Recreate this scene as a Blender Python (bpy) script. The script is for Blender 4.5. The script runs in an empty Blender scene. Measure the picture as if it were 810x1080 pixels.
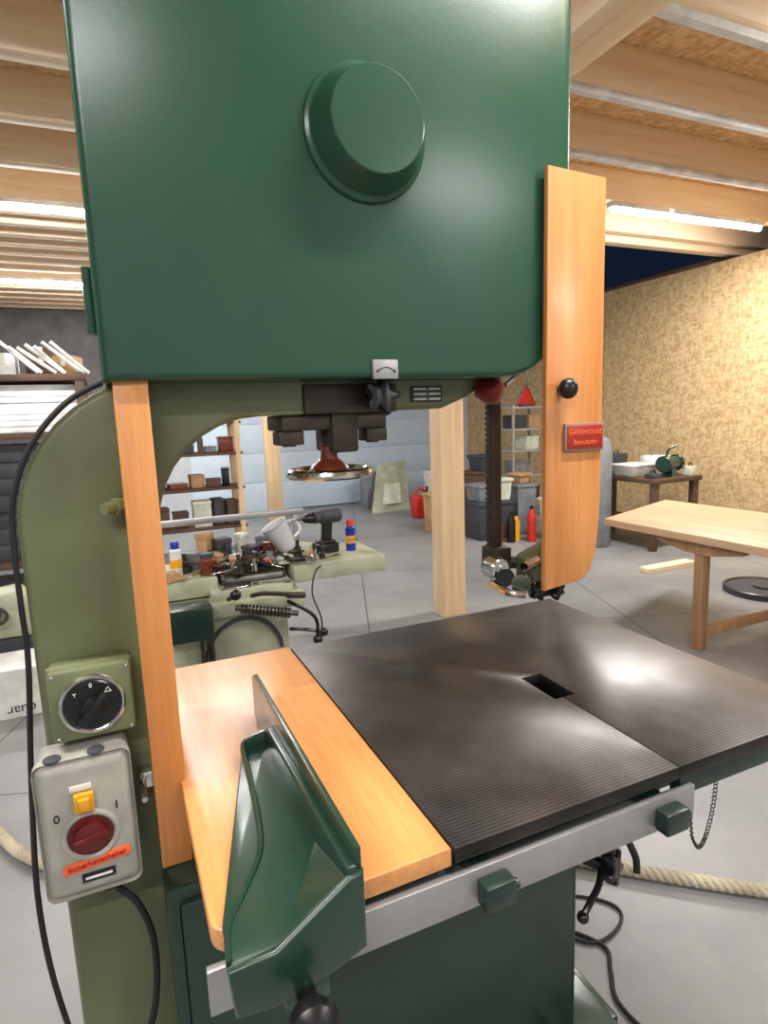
import bpy, bmesh, math, random
from mathutils import Vector, Matrix, Euler
random.seed(7)
COL=bpy.context.scene.collection
# ---------------------------------------------------------------- materials
def lin(c):
    return tuple((x/255/12.92 if x/255<=.04045 else ((x/255+.055)/1.055)**2.4) for x in c)+(1,)
def newmat(n):
    m=bpy.data.materials.new(n); m.use_nodes=True
    nt=m.node_tree; b=nt.nodes['Principled BSDF']; return m,nt,b
def coords(nt,scale=(1,1,1),rot=(0,0,0)):
    tc=nt.nodes.new('ShaderNodeTexCoord'); mp=nt.nodes.new('ShaderNodeMapping')
    mp.inputs['Scale'].default_value=scale; mp.inputs['Rotation'].default_value=rot
    nt.links.new(tc.outputs['Object'],mp.inputs['Vector']); return mp.outputs['Vector']
def noise(nt,vec,scale,detail=3,rough=.5):
    n=nt.nodes.new('ShaderNodeTexNoise'); n.inputs['Scale'].default_value=scale
    n.inputs['Detail'].default_value=detail; n.inputs['Roughness'].default_value=rough
    nt.links.new(vec,n.inputs['Vector']); return n.outputs['Fac']
def ramp(nt,fac,stops):
    r=nt.nodes.new('ShaderNodeValToRGB'); e=r.color_ramp.elements
    while len(e)<len(stops): e.new(.5)
    for i,(p,c) in enumerate(stops):
        e[i].position=p; e[i].color=c if len(c)==4 else lin(c)
    nt.links.new(fac,r.inputs['Fac']); return r.outputs['Color']
def bump(nt,b,h,strength=.2,dist=.002):
    n=nt.nodes.new('ShaderNodeBump'); n.inputs['Strength'].default_value=strength
    n.inputs['Distance'].default_value=dist
    nt.links.new(h,n.inputs['Height']); nt.links.new(n.outputs['Normal'],b.inputs['Normal'])
def paint(n,c,rough=.35,metal=0,var=.12,bstr=.06,coat=0,sc=6):
    m,nt,b=newmat(n); v=coords(nt)
    f=noise(nt,v,sc,4)
    lo=tuple(max(0,x*(1-var)) for x in c); hi=tuple(min(255,x*(1+var)) for x in c)
    nt.links.new(ramp(nt,f,[(.3,lo),(.7,hi)]),b.inputs['Base Color'])
    b.inputs['Roughness'].default_value=rough; b.inputs['Metallic'].default_value=metal
    b.inputs['Coat Weight'].default_value=coat; b.inputs['Coat Roughness'].default_value=.15
    if bstr: bump(nt,b,noise(nt,v,120,2),bstr,.001)
    return m
def wood(n,lo,hi,axis='z',rough=.45,scale=1,coat=0):
    m,nt,b=newmat(n)
    s={'x':(.8,14,14),'y':(14,.8,14),'z':(14,14,.8)}[axis]
    v=coords(nt,tuple(k*scale for k in s))
    f=noise(nt,v,2.2,6,.6)
    v2=coords(nt,tuple(k*scale*8 for k in s)); f2=noise(nt,v2,2,3,.6)
    mx=nt.nodes.new('ShaderNodeMath'); mx.operation='MULTIPLY_ADD'; mx.inputs[1].default_value=.35
    nt.links.new(f2,mx.inputs[0]); nt.links.new(f,mx.inputs[2])
    nt.links.new(ramp(nt,mx.outputs[0],[(.45,lo),(.85,hi)]),b.inputs['Base Color'])
    b.inputs['Roughness'].default_value=rough; b.inputs['Coat Weight'].default_value=coat
    b.inputs['Coat Roughness'].default_value=.2
    bump(nt,b,mx.outputs[0],.12,.002); return m
def osb(n,cols,sc=1):
    m,nt,b=newmat(n)
    outs=[]
    for rot,s in (((.3,.5,.2),(9,22,26)),((1.1,.2,1.4),(24,9,20)),((.6,1.2,.8),(20,24,9))):
        v=coords(nt,tuple(k*sc for k in s),rot)
        vo=nt.nodes.new('ShaderNodeTexVoronoi'); vo.inputs['Scale'].default_value=1
        nt.links.new(v,vo.inputs['Vector'])
        bw=nt.nodes.new('ShaderNodeSeparateColor'); nt.links.new(vo.outputs['Color'],bw.inputs[0]); outs.append(bw.outputs[0])
    a=nt.nodes.new('ShaderNodeMath'); a.operation='ADD'; nt.links.new(outs[0],a.inputs[0]); nt.links.new(outs[1],a.inputs[1])
    c=nt.nodes.new('ShaderNodeMath'); c.operation='ADD'; nt.links.new(a.outputs[0],c.inputs[0]); nt.links.new(outs[2],c.inputs[1])
    d=nt.nodes.new('ShaderNodeMath'); d.operation='DIVIDE'; d.inputs[1].default_value=3; nt.links.new(c.outputs[0],d.inputs[0])
    nt.links.new(ramp(nt,d.outputs[0],[(.2,cols[0]),(.5,cols[1]),(.8,cols[2])]),b.inputs['Base Color'])
    b.inputs['Roughness'].default_value=.65; bump(nt,b,d.outputs[0],.2,.004); return m
def emis(n,c,s,base=(1,1,1,1)):
    m,nt,b=newmat(n); b.inputs['Base Color'].default_value=base
    b.inputs['Emission Color'].default_value=lin(c); b.inputs['Emission Strength'].default_value=s; return m
M={}
M['hood']=paint('dark_green_enamel',(37,75,56),.26,0,.05,.14,0,3)
M['olive']=paint('olive_green_paint',(102,109,76),.42,0,.1,.15)
M['cab']=paint('deep_green_enamel',(24,53,41),.30,0,.08,.1,.2)
M['fence']=paint('fence_green_enamel',(28,58,44),.26,0,.06,.08,.3)
M['dgreen']=paint('blackish_green_enamel',(22,44,37),.35,0,.06,.08,.2)
M['orange_z']=wood('lacquered_beech_upright',(196,124,62),(220,152,88),'z',.4,1,.3)
M['orange_y']=wood('lacquered_beech_board',(206,136,72),(232,164,98),'y',.36,1,.35)
M['alu']=paint('brushed_aluminium',(168,168,168),.42,.6,.04,.05)
M['chrome']=paint('chrome',(215,215,215),.12,1,.02,0)
M['steel']=paint('dark_steel',(90,88,84),.35,.9,.1,.05)
M['gunmetal']=paint('oily_brown_steel',(66,58,48),.45,.4,.2,.2)
M['black']=paint('black_plastic',(18,18,19),.3,0,.1,0)
M['rubber']=paint('black_rubber',(22,22,24),.6,0,.1,0)
M['brown']=paint('red_brown_resin',(110,50,30),.3,0,.15,0)
M['red']=paint('red_paint',(190,38,30),.4)
M['darkred']=paint('dark_red_plastic',(100,18,16),.35)
M['signred']=paint('sign_red',(165,36,24),.4,0,.03,0)
M['signframe']=paint('sign_frame',(150,120,104),.4,0,.03,0)
M['orangetag']=paint('orange_label',(245,105,55),.5,0,.03,0)
M['tagred']=paint('label_red_letters',(150,22,15),.5,0,.03,0)
M['signtext']=paint('sign_orange_letters',(236,120,62),.5,0,.03,0)
M['grey']=paint('switch_grey',(160,158,148),.45,0,.08,.1,0,18)
M['yellow']=paint('yellow_plastic',(235,165,30),.4)
M['white']=paint('white_plastic',(225,225,220),.5)
M['offwhite']=paint('cream_paint',(205,208,188),.45)
M['ltgreen']=paint('pale_green_paint',(168,172,146),.45)
M['dkgrey']=paint('dark_grey',(58,60,66),.6)
M['wallgrey']=paint('mid_dark_wall',(92,90,90),.8)
M['midgrey']=paint('mid_grey',(120,124,128),.6)
M['blue']=paint('blue_print',(20,50,150),.35)
M['tan']=paint('cardboard',(175,140,100),.8)
M['clear']=paint('milky_plastic',(205,208,208),.2)
M['bench']=paint('dark_bench_brown',(84,62,46),.6)
M['foam']=paint('white_foam',(232,235,238),.8,0,.08,.4)
M['rope']=paint('hemp_rope',(190,180,154),.9,0,.15,.3)
M['navy']=emis('loft_wall_glow',(30,46,76),.28,(.01,.015,.03,1))  # weak blue emission added so the unlit loft walls don't go black
M['spruce_x']=wood('spruce_beam',(238,208,168),(252,232,200),'x',.6,.6)
M['spruce_y']=wood('spruce_girder',(232,198,154),(250,226,188),'y',.6,.6)
M['spruce_z']=wood('spruce_post',(212,178,134),(238,208,166),'z',.6,.6)
M['benchleg']=wood('bench_leg_beech',(140,104,72),(176,134,94),'z',.6,.6)
M['benchtop']=wood('butcher_block',(180,146,110),(210,178,140),'y',.45,.7)
M['osbwall']=osb('osb_wall',((178,146,102),(204,174,126),(220,194,148)),1.7)
M['osbceil']=osb('osb_ceiling',((200,156,106),(220,182,132),(236,204,160)),1.5)
M['plaster']=paint('pale_grey_render',(200,206,212),.8,0,.03,.1)
# table iron
m,nt,b=newmat('ribbed_table_iron'); v=coords(nt)
f=noise(nt,v,4.0,5,.55)
w=nt.nodes.new('ShaderNodeTexWave'); w.bands_direction='Y'; w.inputs['Scale'].default_value=44; w.inputs['Distortion'].default_value=0
nt.links.new(v,w.inputs['Vector'])
c1=ramp(nt,f,[(.34,(72,69,67)),(.66,(114,109,105))]); c2=ramp(nt,w.outputs['Fac'],[(.0,(172,172,172)),(.5,(255,255,255))])
mx=nt.nodes.new('ShaderNodeMix'); mx.data_type='RGBA'; mx.blend_type='MULTIPLY'; mx.inputs[0].default_value=1
nt.links.new(c1,mx.inputs[6]); nt.links.new(c2,mx.inputs[7]); nt.links.new(mx.outputs[2],b.inputs['Base Color'])
b.inputs['Metallic'].default_value=.78
f3=noise(nt,v,3.5,4,.5); mr=nt.nodes.new('ShaderNodeMapRange'); mr.inputs['From Min'].default_value=.32; mr.inputs['From Max'].default_value=.68
mr.inputs['To Min'].default_value=.27; mr.inputs['To Max'].default_value=.42
nt.links.new(f3,mr.inputs['Value']); nt.links.new(mr.outputs[0],b.inputs['Roughness'])
bump(nt,b,w.outputs['Fac'],.06,.0005); M['table']=m
# concrete
m,nt,b=newmat('power_floated_concrete'); v=coords(nt)
f=noise(nt,v,.9,8,.62)
c1=ramp(nt,f,[(.3,(114,115,116)),(.7,(152,152,150))])
br=nt.nodes.new('ShaderNodeTexBrick'); br.offset=0; br.inputs['Scale'].default_value=1
br.inputs['Brick Width'].default_value=1.9; br.inputs['Row Height'].default_value=1.7; br.inputs['Mortar Size'].default_value=.005
br.inputs['Color1'].default_value=(1,1,1,1);br.inputs['Color2'].default_value=(1,1,1,1);br.inputs['Mortar'].default_value=(.3,.29,.28,1)
v2=coords(nt,(1,1,1),(0,0,.35)); nt.links.new(v2,br.inputs['Vector'])
mx=nt.nodes.new('ShaderNodeMix'); mx.data_type='RGBA'; mx.blend_type='MULTIPLY'; mx.inputs[0].default_value=1
nt.links.new(c1,mx.inputs[6]); nt.links.new(br.outputs['Color'],mx.inputs[7]); nt.links.new(mx.outputs[2],b.inputs['Base Color'])
b.inputs['Roughness'].default_value=.42; bump(nt,b,f,.1,.01); M['concrete']=m
M['gate']=paint('gate_pale_blue',(204,220,234),.5,0,.02)
M['tube']=emis('fluorescent_tube',(250,250,255),62)
# ---------------------------------------------------------------- mesh builder
class MB:
    def __init__(s): s.bm=bmesh.new()
    def _take(s,t,mi,X=None):
        if X is not None: t.transform(X)
        for f in t.faces: f.material_index=mi
        me=bpy.data.meshes.new('t'); t.to_mesh(me); t.free(); s.bm.from_mesh(me); bpy.data.meshes.remove(me); return s
    def box(s,x0,x1,y0,y1,z0,z1,bev=0,mi=0,X=None,seg=2):
        t=bmesh.new(); bmesh.ops.create_cube(t,size=1)
        t.transform(Matrix.Translation(((x0+x1)/2,(y0+y1)/2,(z0+z1)/2))@Matrix.Diagonal((abs(x1-x0),abs(y1-y0),abs(z1-z0),1)))
        if bev: bmesh.ops.bevel(t,geom=t.edges[:],offset=bev,segments=seg,profile=.5,affect='EDGES')
        return s._take(t,mi,X)
    def hull(s,pts,bev=0,mi=0,X=None):
        t=bmesh.new(); vs=[t.verts.new(p) for p in pts]
        r=bmesh.ops.convex_hull(t,input=vs); 
        bmesh.ops.delete(t,geom=[v for v in t.verts if not v.link_faces],context='VERTS')
        bmesh.ops.dissolve_limit(t,angle_limit=.02,verts=t.verts[:],edges=t.edges[:])
        bmesh.ops.recalc_face_normals(t,faces=t.faces[:])
        if bev: bmesh.ops.bevel(t,geom=t.edges[:],offset=bev,segments=3,profile=.5,affect='EDGES')
        return s._take(t,mi,X)
    def prism(s,pts,plane,a0,a1,bev=0,mi=0,X=None,seg=2):
        t=bmesh.new()
        def P(p,a): return {'xz':(p[0],a,p[1]),'xy':(p[0],p[1],a),'yz':(a,p[0],p[1])}[plane]
        lo=[t.verts.new(P(p,a0)) for p in pts]; hi=[t.verts.new(P(p,a1)) for p in pts]
        n=len(pts); f1=t.faces.new(lo); f2=t.faces.new(hi)
        for i in range(n): t.faces.new((lo[i],lo[(i+1)%n],hi[(i+1)%n],hi[i]))
        bmesh.ops.recalc_face_normals(t,faces=t.faces[:])
        if bev:
            es=[e for e in t.edges if (f1 in e.link_faces or f2 in e.link_faces)]
            bmesh.ops.bevel(t,geom=es,offset=bev,segments=seg,profile=.5,affect='EDGES')
        return s._take(t,mi,X)
    def wall(s,line,z0,th,bev=0,mi=0):
        # curved upright wall: line = [(x,y,ztop)], bottom z0, thickness th
        P=catmull([Vector(p) for p in line],6); t=bmesh.new(); R=[]
        for i,p in enumerate(P):
            d=P[min(i+1,len(P)-1)]-P[max(i-1,0)]; n=Vector((-d.y,d.x,0)).normalized()*th/2
            R.append([t.verts.new((p.x+n.x,p.y+n.y,z0)),t.verts.new((p.x+n.x,p.y+n.y,p.z-.003)),t.verts.new((p.x+n.x*.5,p.y+n.y*.5,p.z)),t.verts.new((p.x-n.x*.5,p.y-n.y*.5,p.z)),t.verts.new((p.x-n.x,p.y-n.y,p.z-.003)),t.verts.new((p.x-n.x,p.y-n.y,z0))])
        for A,B_ in zip(R,R[1:]):
            for j in range(6): t.faces.new((A[j],A[(j+1)%6],B_[(j+1)%6],B_[j]))
        t.faces.new(R[0]); t.faces.new(R[-1]); bmesh.ops.recalc_face_normals(t,faces=t.faces[:])
        return s._take(t,mi)
    def lathe(s,prof,o,ax=(0,0,1),mi=0,seg=32,X=None,caps=True):
        t=bmesh.new(); q=Vector((0,0,1)).rotation_difference(Vector(ax).normalized()).to_matrix().to_4x4()
        rings=[]
        for r,h in prof:
            rings.append([t.verts.new((max(r,1e-5)*math.cos(2*math.pi*i/seg),max(r,1e-5)*math.sin(2*math.pi*i/seg),h)) for i in range(seg)])
        for a,b_ in zip(rings,rings[1:]):
            for i in range(seg): t.faces.new((a[i],a[(i+1)%seg],b_[(i+1)%seg],b_[i]))
        if caps: t.faces.new(rings[0]); t.faces.new(rings[-1])
        bmesh.ops.recalc_face_normals(t,faces=t.faces[:])
        t.transform(Matrix.Translation(o)@q); return s._take(t,mi,X)
    def cyl(s,p0,p1,r,r1=None,mi=0,seg=24,X=None,bev=0):
        p0=Vector(p0);p1=Vector(p1);L=(p1-p0).length; r1=r if r1 is None else r1
        pr=[(r,0),(r1,L)] if not bev else [(r-bev,0),(r,bev),(r1,L-bev),(r1-bev,L)]
        return s.lathe(pr,p0,p1-p0,mi,seg,X)
    def torus(s,c,ax,R,r,mi=0,seg=40,k=10,X=None,flat=1):
        t=bmesh.new(); q=Vector((0,0,1)).rotation_difference(Vector(ax).normalized()).to_matrix().to_4x4(); rings=[]
        for i in range(seg):
            a=2*math.pi*i/seg
            rings.append([t.verts.new(((R+r*math.cos(2*math.pi*j/k))*math.cos(a),(R+r*math.cos(2*math.pi*j/k))*math.sin(a),flat*r*math.sin(2*math.pi*j/k))) for j in range(k)])
        for i in range(seg):
            A=rings[i];B=rings[(i+1)%seg]
            for j in range(k): t.faces.new((A[j],B[j],B[(j+1)%k],A[(j+1)%k]))
        t.transform(Matrix.Translation(c)@q); return s._take(t,mi,X)
    def sph(s,c,r,mi=0,sc=(1,1,1),X=None):
        t=bmesh.new(); bmesh.ops.create_uvsphere(t,u_segments=24,v_segments=14,radius=r)
        t.transform(Matrix.Translation(c)@Matrix.Diagonal((*sc,1))); return s._take(t,mi,X)
    def tube(s,pts,r,mi=0,k=8,sub=6,X=None,closed=False):
        P=[Vector(p) for p in pts]
        if sub>1: P=catmull(P,sub)
        t=bmesh.new(); rings=[]; up=Vector((.13,.27,.95))
        for i,p in enumerate(P):
            tg=(P[min(i+1,len(P)-1)]-P[max(i-1,0)]).normalized()
            n1=tg.cross(up)
            if n1.length<.05: n1=tg.cross(Vector((1,0,0)))
            n1.normalize(); n2=tg.cross(n1); up=n1.cross(tg)
            rings.append([t.verts.new(p+r*(n1*math.cos(2*math.pi*j/k)+n2*math.sin(2*math.pi*j/k))) for j in range(k)])
        for A,B in zip(rings,rings[1:]):
            for j in range(k): t.faces.new((A[j],A[(j+1)%k],B[(j+1)%k],B[j]))
        t.faces.new(rings[0]); t.faces.new(rings[-1]); bmesh.ops.recalc_face_normals(t,faces=t.faces[:])
        return s._take(t,mi,X)
    def rope(s,pts,R,pitch=.075,mi=0):
        P=catmull([Vector(p) for p in pts],40); L=0; acc=[0]
        for a,b_ in zip(P,P[1:]): L+=(b_-a).length; acc.append(L)
        n=int(L/.010); Q=[];j=0
        for i in range(n+1):
            d=L*i/n
            while j<len(P)-2 and acc[j+1]<d: j+=1
            Q.append(P[j].lerp(P[j+1],(d-acc[j])/max(1e-6,acc[j+1]-acc[j])))
        for st in range(3):
            S=[]
            for i,p in enumerate(Q):
                tg=(Q[min(i+1,n)]-Q[max(i-1,0)]).normalized(); n1=tg.cross(Vector((0,0,1))).normalized(); n2=tg.cross(n1)
                a=2*math.pi*(L*i/n/pitch+st/3); S.append(p+R*.46*(n1*math.cos(a)+n2*math.sin(a)))
            s.tube(S,R*.58,mi,8,1)
        return s
    def text(s,body,size,loc,rot=(math.pi/2,0,0),mi=0,ex=.0006,align='CENTER'):
        cu=bpy.data.curves.new('t','FONT'); cu.body=body; cu.size=size; cu.extrude=ex; cu.align_x=align; cu.align_y='CENTER'
        ob=bpy.data.objects.new('t',cu); me=bpy.data.meshes.new_from_object(ob)
        me.transform(Matrix.Translation(loc)@Euler(rot).to_matrix().to_4x4())
        t=bmesh.new(); t.from_mesh(me); bpy.data.objects.remove(ob); bpy.data.curves.remove(cu); bpy.data.meshes.remove(me)
        return s._take(t,mi)
def catmull(P,sub):
    Q=[]; n=len(P)
    for i in range(n-1):
        a=P[max(i-1,0)];b_=P[i];c=P[i+1];d=P[min(i+2,n-1)]
        for j in range(sub):
            u=j/sub; Q.append(.5*((2*b_)+(c-a)*u+(2*a-5*b_+4*c-d)*u*u+(3*b_-a-3*c+d)*u**3))
    Q.append(P[-1]); return Q
def finish(mb,name,mats,off=(0,0,0),ang=35):
    me=bpy.data.meshes.new(name); bm=mb.bm; bmesh.ops.translate(bm,verts=bm.verts[:],vec=-Vector(off))
    bm.to_mesh(me); bm.free()
    for k in mats: me.materials.append(M[k])
    for p in me.polygons: p.use_smooth=True
    me.set_sharp_from_angle(angle=math.radians(ang))
    ob=bpy.data.objects.new(name,me); COL.objects.link(ob); return ob
class Thing:
    def __init__(s,name,label,cat,base,local=False,rz=0,group=None):
        s.e=bpy.data.objects.new(name,None); COL.objects.link(s.e); s.e.empty_display_size=.1
        s.e.location=base; s.e.rotation_euler=(0,0,rz); s.e['label']=label; s.e['category']=cat
        if group: s.e['group']=group
        s.off=(0,0,0) if local else base
    def part(s,name,mb,mats,parent=None,label=None,ang=35):
        o=finish(mb,name,mats if isinstance(mats,(list,tuple)) else [mats],s.off,ang)
        o.parent=parent or s.e
        if label: o['label']=label
        return o
def single(name,label,cat,mb,mats,base=(0,0,0),group=None,local=False,rz=0,kind=None):
    o=finish(mb,name,mats if isinstance(mats,(list,tuple)) else [mats],(0,0,0) if local else base)
    o.location=base; o.rotation_euler=(0,0,rz)
    if kind!='structure': o['label']=label; o['category']=cat
    if kind: o['kind']=kind
    if group: o['group']=group
    return o
def struct(name,mb,mat): return single(name,None,None,mb,mat,kind='structure')
def arc(cx,cz,r,a0,a1,n=8):
    return [(cx+r*math.cos(math.radians(a0+(a1-a0)*i/n)),cz+r*math.sin(math.radians(a0+(a1-a0)*i/n))) for i in range(n+1)]
# ---------------------------------------------------------------- camera (pose solved from the table, wall and joist lines)
yaw,pit,rol=.41463,.15897,-.03625
fw=Vector((math.sin(yaw)*math.cos(pit),math.cos(yaw)*math.cos(pit),-math.sin(pit)))
ri=Vector((math.cos(yaw),-math.sin(yaw),0)); up=ri.cross(fw)
r2=ri*math.cos(rol)+up*math.sin(rol); u2=up*math.cos(rol)-ri*math.sin(rol)
cam=bpy.data.cameras.new('camera'); co=bpy.data.objects.new('camera',cam); COL.objects.link(co)
mw=Matrix.Identity(4)
for i in range(3): mw[i][0]=r2[i]; mw[i][1]=u2[i]; mw[i][2]=-fw[i]
mw.translation=Vector((-.39341,-.68481,1.54008)); co.matrix_world=mw
cam.sensor_fit='VERTICAL'; cam.sensor_height=36; cam.lens=641.48/1080*36; cam.clip_start=.02
bpy.context.scene.camera=co
# ---------------------------------------------------------------- room
struct('floor',MB().box(-5.2,7.6,-4.2,9.5,-.1,0),'concrete')
struct('wall_right',MB().box(5.8,5.95,-4.2,9.5,0,3.04),'osbwall')
struct('wall_left',MB().box(-5.2,-5,-4.2,9.5,0,3.4),'plaster')
struct('wall_front',MB().box(-5.2,7.6,-4.2,-4,0,3.4),'plaster')
wb=MB().box(-5.2,-.35,9.3,9.5,0,3.4,0,1).box(-.35,.7,9.3,9.5,0,3.4).box(5.2,5.95,9.3,9.5,0,3.4).box(.7,5.2,9.3,9.5,2.9,3.4)
struct('wall_back',wb,['plaster','wallgrey'])
g=MB()
for i in range(6): g.box(.7,5.2,9.32,9.4,.02+i*.48,.02+i*.48+.476,.003)
struct('door_1',g,'gate')
c=MB().box(-5.2,1.98,-4.2,9.5,3.38,3.42).box(1.98,7.6,-4.2,4.0,3.38,3.42)
struct('ceiling',c,'osbceil')
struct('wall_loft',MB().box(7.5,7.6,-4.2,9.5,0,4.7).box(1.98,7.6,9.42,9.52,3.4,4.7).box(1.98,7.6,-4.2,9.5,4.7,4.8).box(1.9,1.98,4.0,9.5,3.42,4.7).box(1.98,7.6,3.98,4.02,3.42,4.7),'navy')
j=MB().box(-5,7.4,-.05,.05,0,.23,.004); jA=single('ceiling_joist','long planed spruce ceiling joist under the board ceiling','beam',j,'spruce_x',(0,1.35,3.15),'ceiling joists',True)
j=MB().box(-5,1.98,-.05,.05,0,.23,.004); jB=single('ceiling_joist','spruce ceiling joist ending on the long girder','beam',j,'spruce_x',(0,4.6,3.15),'ceiling joists',True)
for k in range(-8,13):
    y=1.35+.65*k
    if k in(0,5): continue
    s_=jA if y<4.2 else jB
    if y>9.25: break
    o=s_.copy(); o.location=(0,y,3.15); COL.objects.link(o)
for k in range(7):
    o=jB.copy(); o.location=(0,4.925+.65*k,3.15); COL.objects.link(o)
single('edge_beam','deep spruce edge beam closing the ceiling opening','beam',MB().box(1.6,7.4,4.02,4.14,3.09,3.40,.004),'spruce_x')
single('roof_girder','thick spruce girder carrying the ceiling joists','beam',MB().box(1.36,1.58,-4,9.3,2.95,3.15,.006),'spruce_y')
single('wall_plate','flat timber plate lying along the wall top','beam',MB().box(5.78,5.97,4.2,9.3,3.042,3.09,.004),'bench')
for y in (.75,1.37,1.98,2.62):
    single('white_strip','long white strip running under a joist','cable duct',MB().box(1.6,5.78,y-.03,y+.02,3.115,3.152,.004),'white',(0,0,0),'white strips under the joists')  # plain white strip running along the joist underside
single('wooden_post','square spruce post standing on the concrete floor','post',MB().box(1.78,1.98,3.2,3.36,0,3.15,.006),'spruce_z',(1.88,3.28,0))
single('wooden_post','spruce post standing near the garage door','post',MB().box(1.68,1.9,8.3,8.42,0,3.15,.006),'spruce_z',(1.8,8.36,0))
LG='ceiling tube lamps'
def lamp(x0,x1,y,z=3.1,p=54):
    L=x1-x0; T=Thing('tube_lamp','white batten lamp with a glowing fluorescent tube under a joist','lamp',((x0+x1)/2,y,z),True,0,LG)
    T.part('lamp_body',MB().box(-L/2,L/2,-.04,.04,.015,.056,.004),'white')
    T.part('tube',MB().cyl((-L/2+.02,0,0),(L/2-.02,0,0),.022),'tube')
    li=bpy.data.lights.new('lamp_light','AREA'); li.shape='RECTANGLE'; li.size=L; li.size_y=.06; li.energy=p; li.color=(1,.975,.95)
    lo=bpy.data.objects.new('lamp_light',li); COL.objects.link(lo); lo.location=((x0+x1)/2,y,z-.03)
for a in [(3.44,4.05,3.3),(4.1,5.25,3.3),(-1.6,-.1,4.6),(-2.0,-.2,7.2),(-2.4,-.9,.7),(2.6,4.1,.7,3.1,40),(-2.2,-.7,-1.9),(.3,1.3,-.25,3.1,42),(2.0,3.5,-3.2),(.1,1.3,7.2)]:  # entries after the rear left pair are unseen lamps, added for light
    lamp(*a)
# ---------------------------------------------------------------- BANDSAW
B=Thing('bandsaw','large green cast-iron bandsaw with ribbed table and beech guards','bandsaw',(.05,.5,0))
outer=[(-.545,0)]+arc(-.295,1.37,.25,180,92,10)+[(-.2,1.70),(.3,1.75),(.42,1.72),(.42,1.64),(.30,1.57),(.24,1.548),(-.14,1.545)]+arc(-.14,1.355,.19,90,180,8)+[(-.33,0)]
fr=MB().prism(outer,'xz',.43,.62,.012,seg=3)
frame=B.part('frame_column',fr,'olive',label='olive-green cast C-shaped frame')
B.part('frame_bolt',MB().cyl((-.36,.43,1.405),(-.40,.40,1.405),.016,seg=6).cyl((-.40,.40,1.405),(-.415,.388,1.405),.01),'olive')
hp=[(-.397,1.605)]+[(.33,1.605)]+arc(.33,1.765,.16,-80,0,8)+arc(.41,2.37,.08,0,90,5)+arc(-.317,2.37,.08,90,180,5)
hood=B.part('upper_wheel_cover',MB().prism(hp,'xz',.34,.66,.012,seg=3),'hood',label='smooth dark green enamel wheel cover')
hub=MB().lathe([(.110,0),(.111,.004),(.109,.009),(.105,.011),(.103,.012),(.101,.014),(.0835,.056),(.082,.0585),(.080,.06),(.0,.061)],(.0485,.341,2.008),(0,-1,0),seg=72)
B.part('hub_cap',hub,'hood',hood,'raised round green cap with bevelled sides and flat face',ang=18)
B.part('hinge',MB().cyl((-.403,.40,1.68),(-.403,.40,1.78),.008),'hood',hood)
B.part('label_plate',MB().box(.044,.094,.334,.342,1.603,1.637,.002),'alu',hood)
pm=MB().tube([(.052,.3334,1.616),(.060,.3334,1.6215),(.069,.3334,1.6235),(.078,.3334,1.6215),(.086,.3334,1.616)],.0009)
pm.prism([(.0495,1.6135),(.0555,1.6155),(.0515,1.6195)],'xz',.3328,.334).prism([(.0885,1.6135),(.0825,1.6155),(.0865,1.6195)],'xz',.3328,.334)
B.part('plate_marking',pm,'black',hood)
def star(mb,c,ax,r,h,n=5,mi=0):
    q=Vector((0,0,1)).rotation_difference(Vector(ax).normalized()).to_matrix().to_4x4(); X=Matrix.Translation(c)@q
    pts=[]
    for i in range(n*8):
        a=2*math.pi*i/(n*8); rr=r*(.78+.22*math.cos(n*a)); pts.append((rr*math.cos(a),rr*math.sin(a)))
    mb.prism(pts,'xy',0,h,h*.2,mi,X); return mb
sk=star(MB(),(.075,.39,1.572),(0,-1,.15),.038,.03); sk.cyl((.075,.39,1.572),(.075,.46,1.58),.012)
B.part('star_knob',sk,'black')
tb=MB().box(-.10,.115,.44,.56,1.515,1.545,.004).box(-.005,.05,.43,.54,1.47,1.56,.006)
for x in(-.08,.0,.095): tb.cyl((x,.47,1.485),(x,.47,1.52),.014,seg=6)
tb.box(-.105,-.055,.45,.5,1.488,1.515,.003).box(.075,.12,.45,.5,1.488,1.515,.003)
tb.cyl((-.03,.44,1.55),(-.03,.44,1.59),.02,seg=6).box(-.06,.13,.42,.50,1.545,1.60,.004)
B.part('tension_bracket',tb,'gunmetal')
hw=B.part('tension_handwheel',MB().torus((.0,.47,1.43),(0,0,1),.078,.010).lathe([(.02,-.004),(.078,-.008),(.078,0),(.03,.006),(.02,.012)],(0,.47,1.43)),'chrome',label='chrome tension handwheel')
B.part('wheel_hub',MB().lathe([(.04,0),(.036,.008),(.018,.02),(.015,.045),(.02,.05)],(0,.47,1.437)),'brown',hw)
B.part('tension_spindle',MB().cyl((0,.47,1.44),(0,.47,1.56),.011),'steel')
npz=B.part('maker_plate',MB().box(.165,.235,.425,.432,1.562,1.594,.002),'dkgrey')
mp=MB()
for zz in(1.588,1.578,1.568): mp.box(.17,.198,.4238,.4255,zz-.002,zz+.002).box(.203,.23,.4238,.4255,zz-.002,zz+.002)
B.part('plate_fields',mp,'offwhite',npz)
B.part('red_knob',MB().lathe([(.014,0),(.022,.006),(.027,.03),(.024,.05),(.01,.055)],(.325,.43,1.59),(.45,-.9,-.35)),'darkred',label='dark red round knob')
B.part('chrome_lever',MB().cyl((.33,.5,1.60),(.36,.40,1.585),.007),'chrome')
B.part('chrome_lever',MB().tube([(.40,.44,1.59),(.425,.42,1.62),(.435,.42,1.66)],.007).sph((.435,.42,1.665),.012),'chrome')
gp=MB().box(.372,.397,.45,.475,1.20,1.72,.002)
for i in range(30): gp.box(.369,.373,.452,.473,1.22+i*.012,1.226+i*.012)
B.part('guide_post',gp,'gunmetal')
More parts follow.
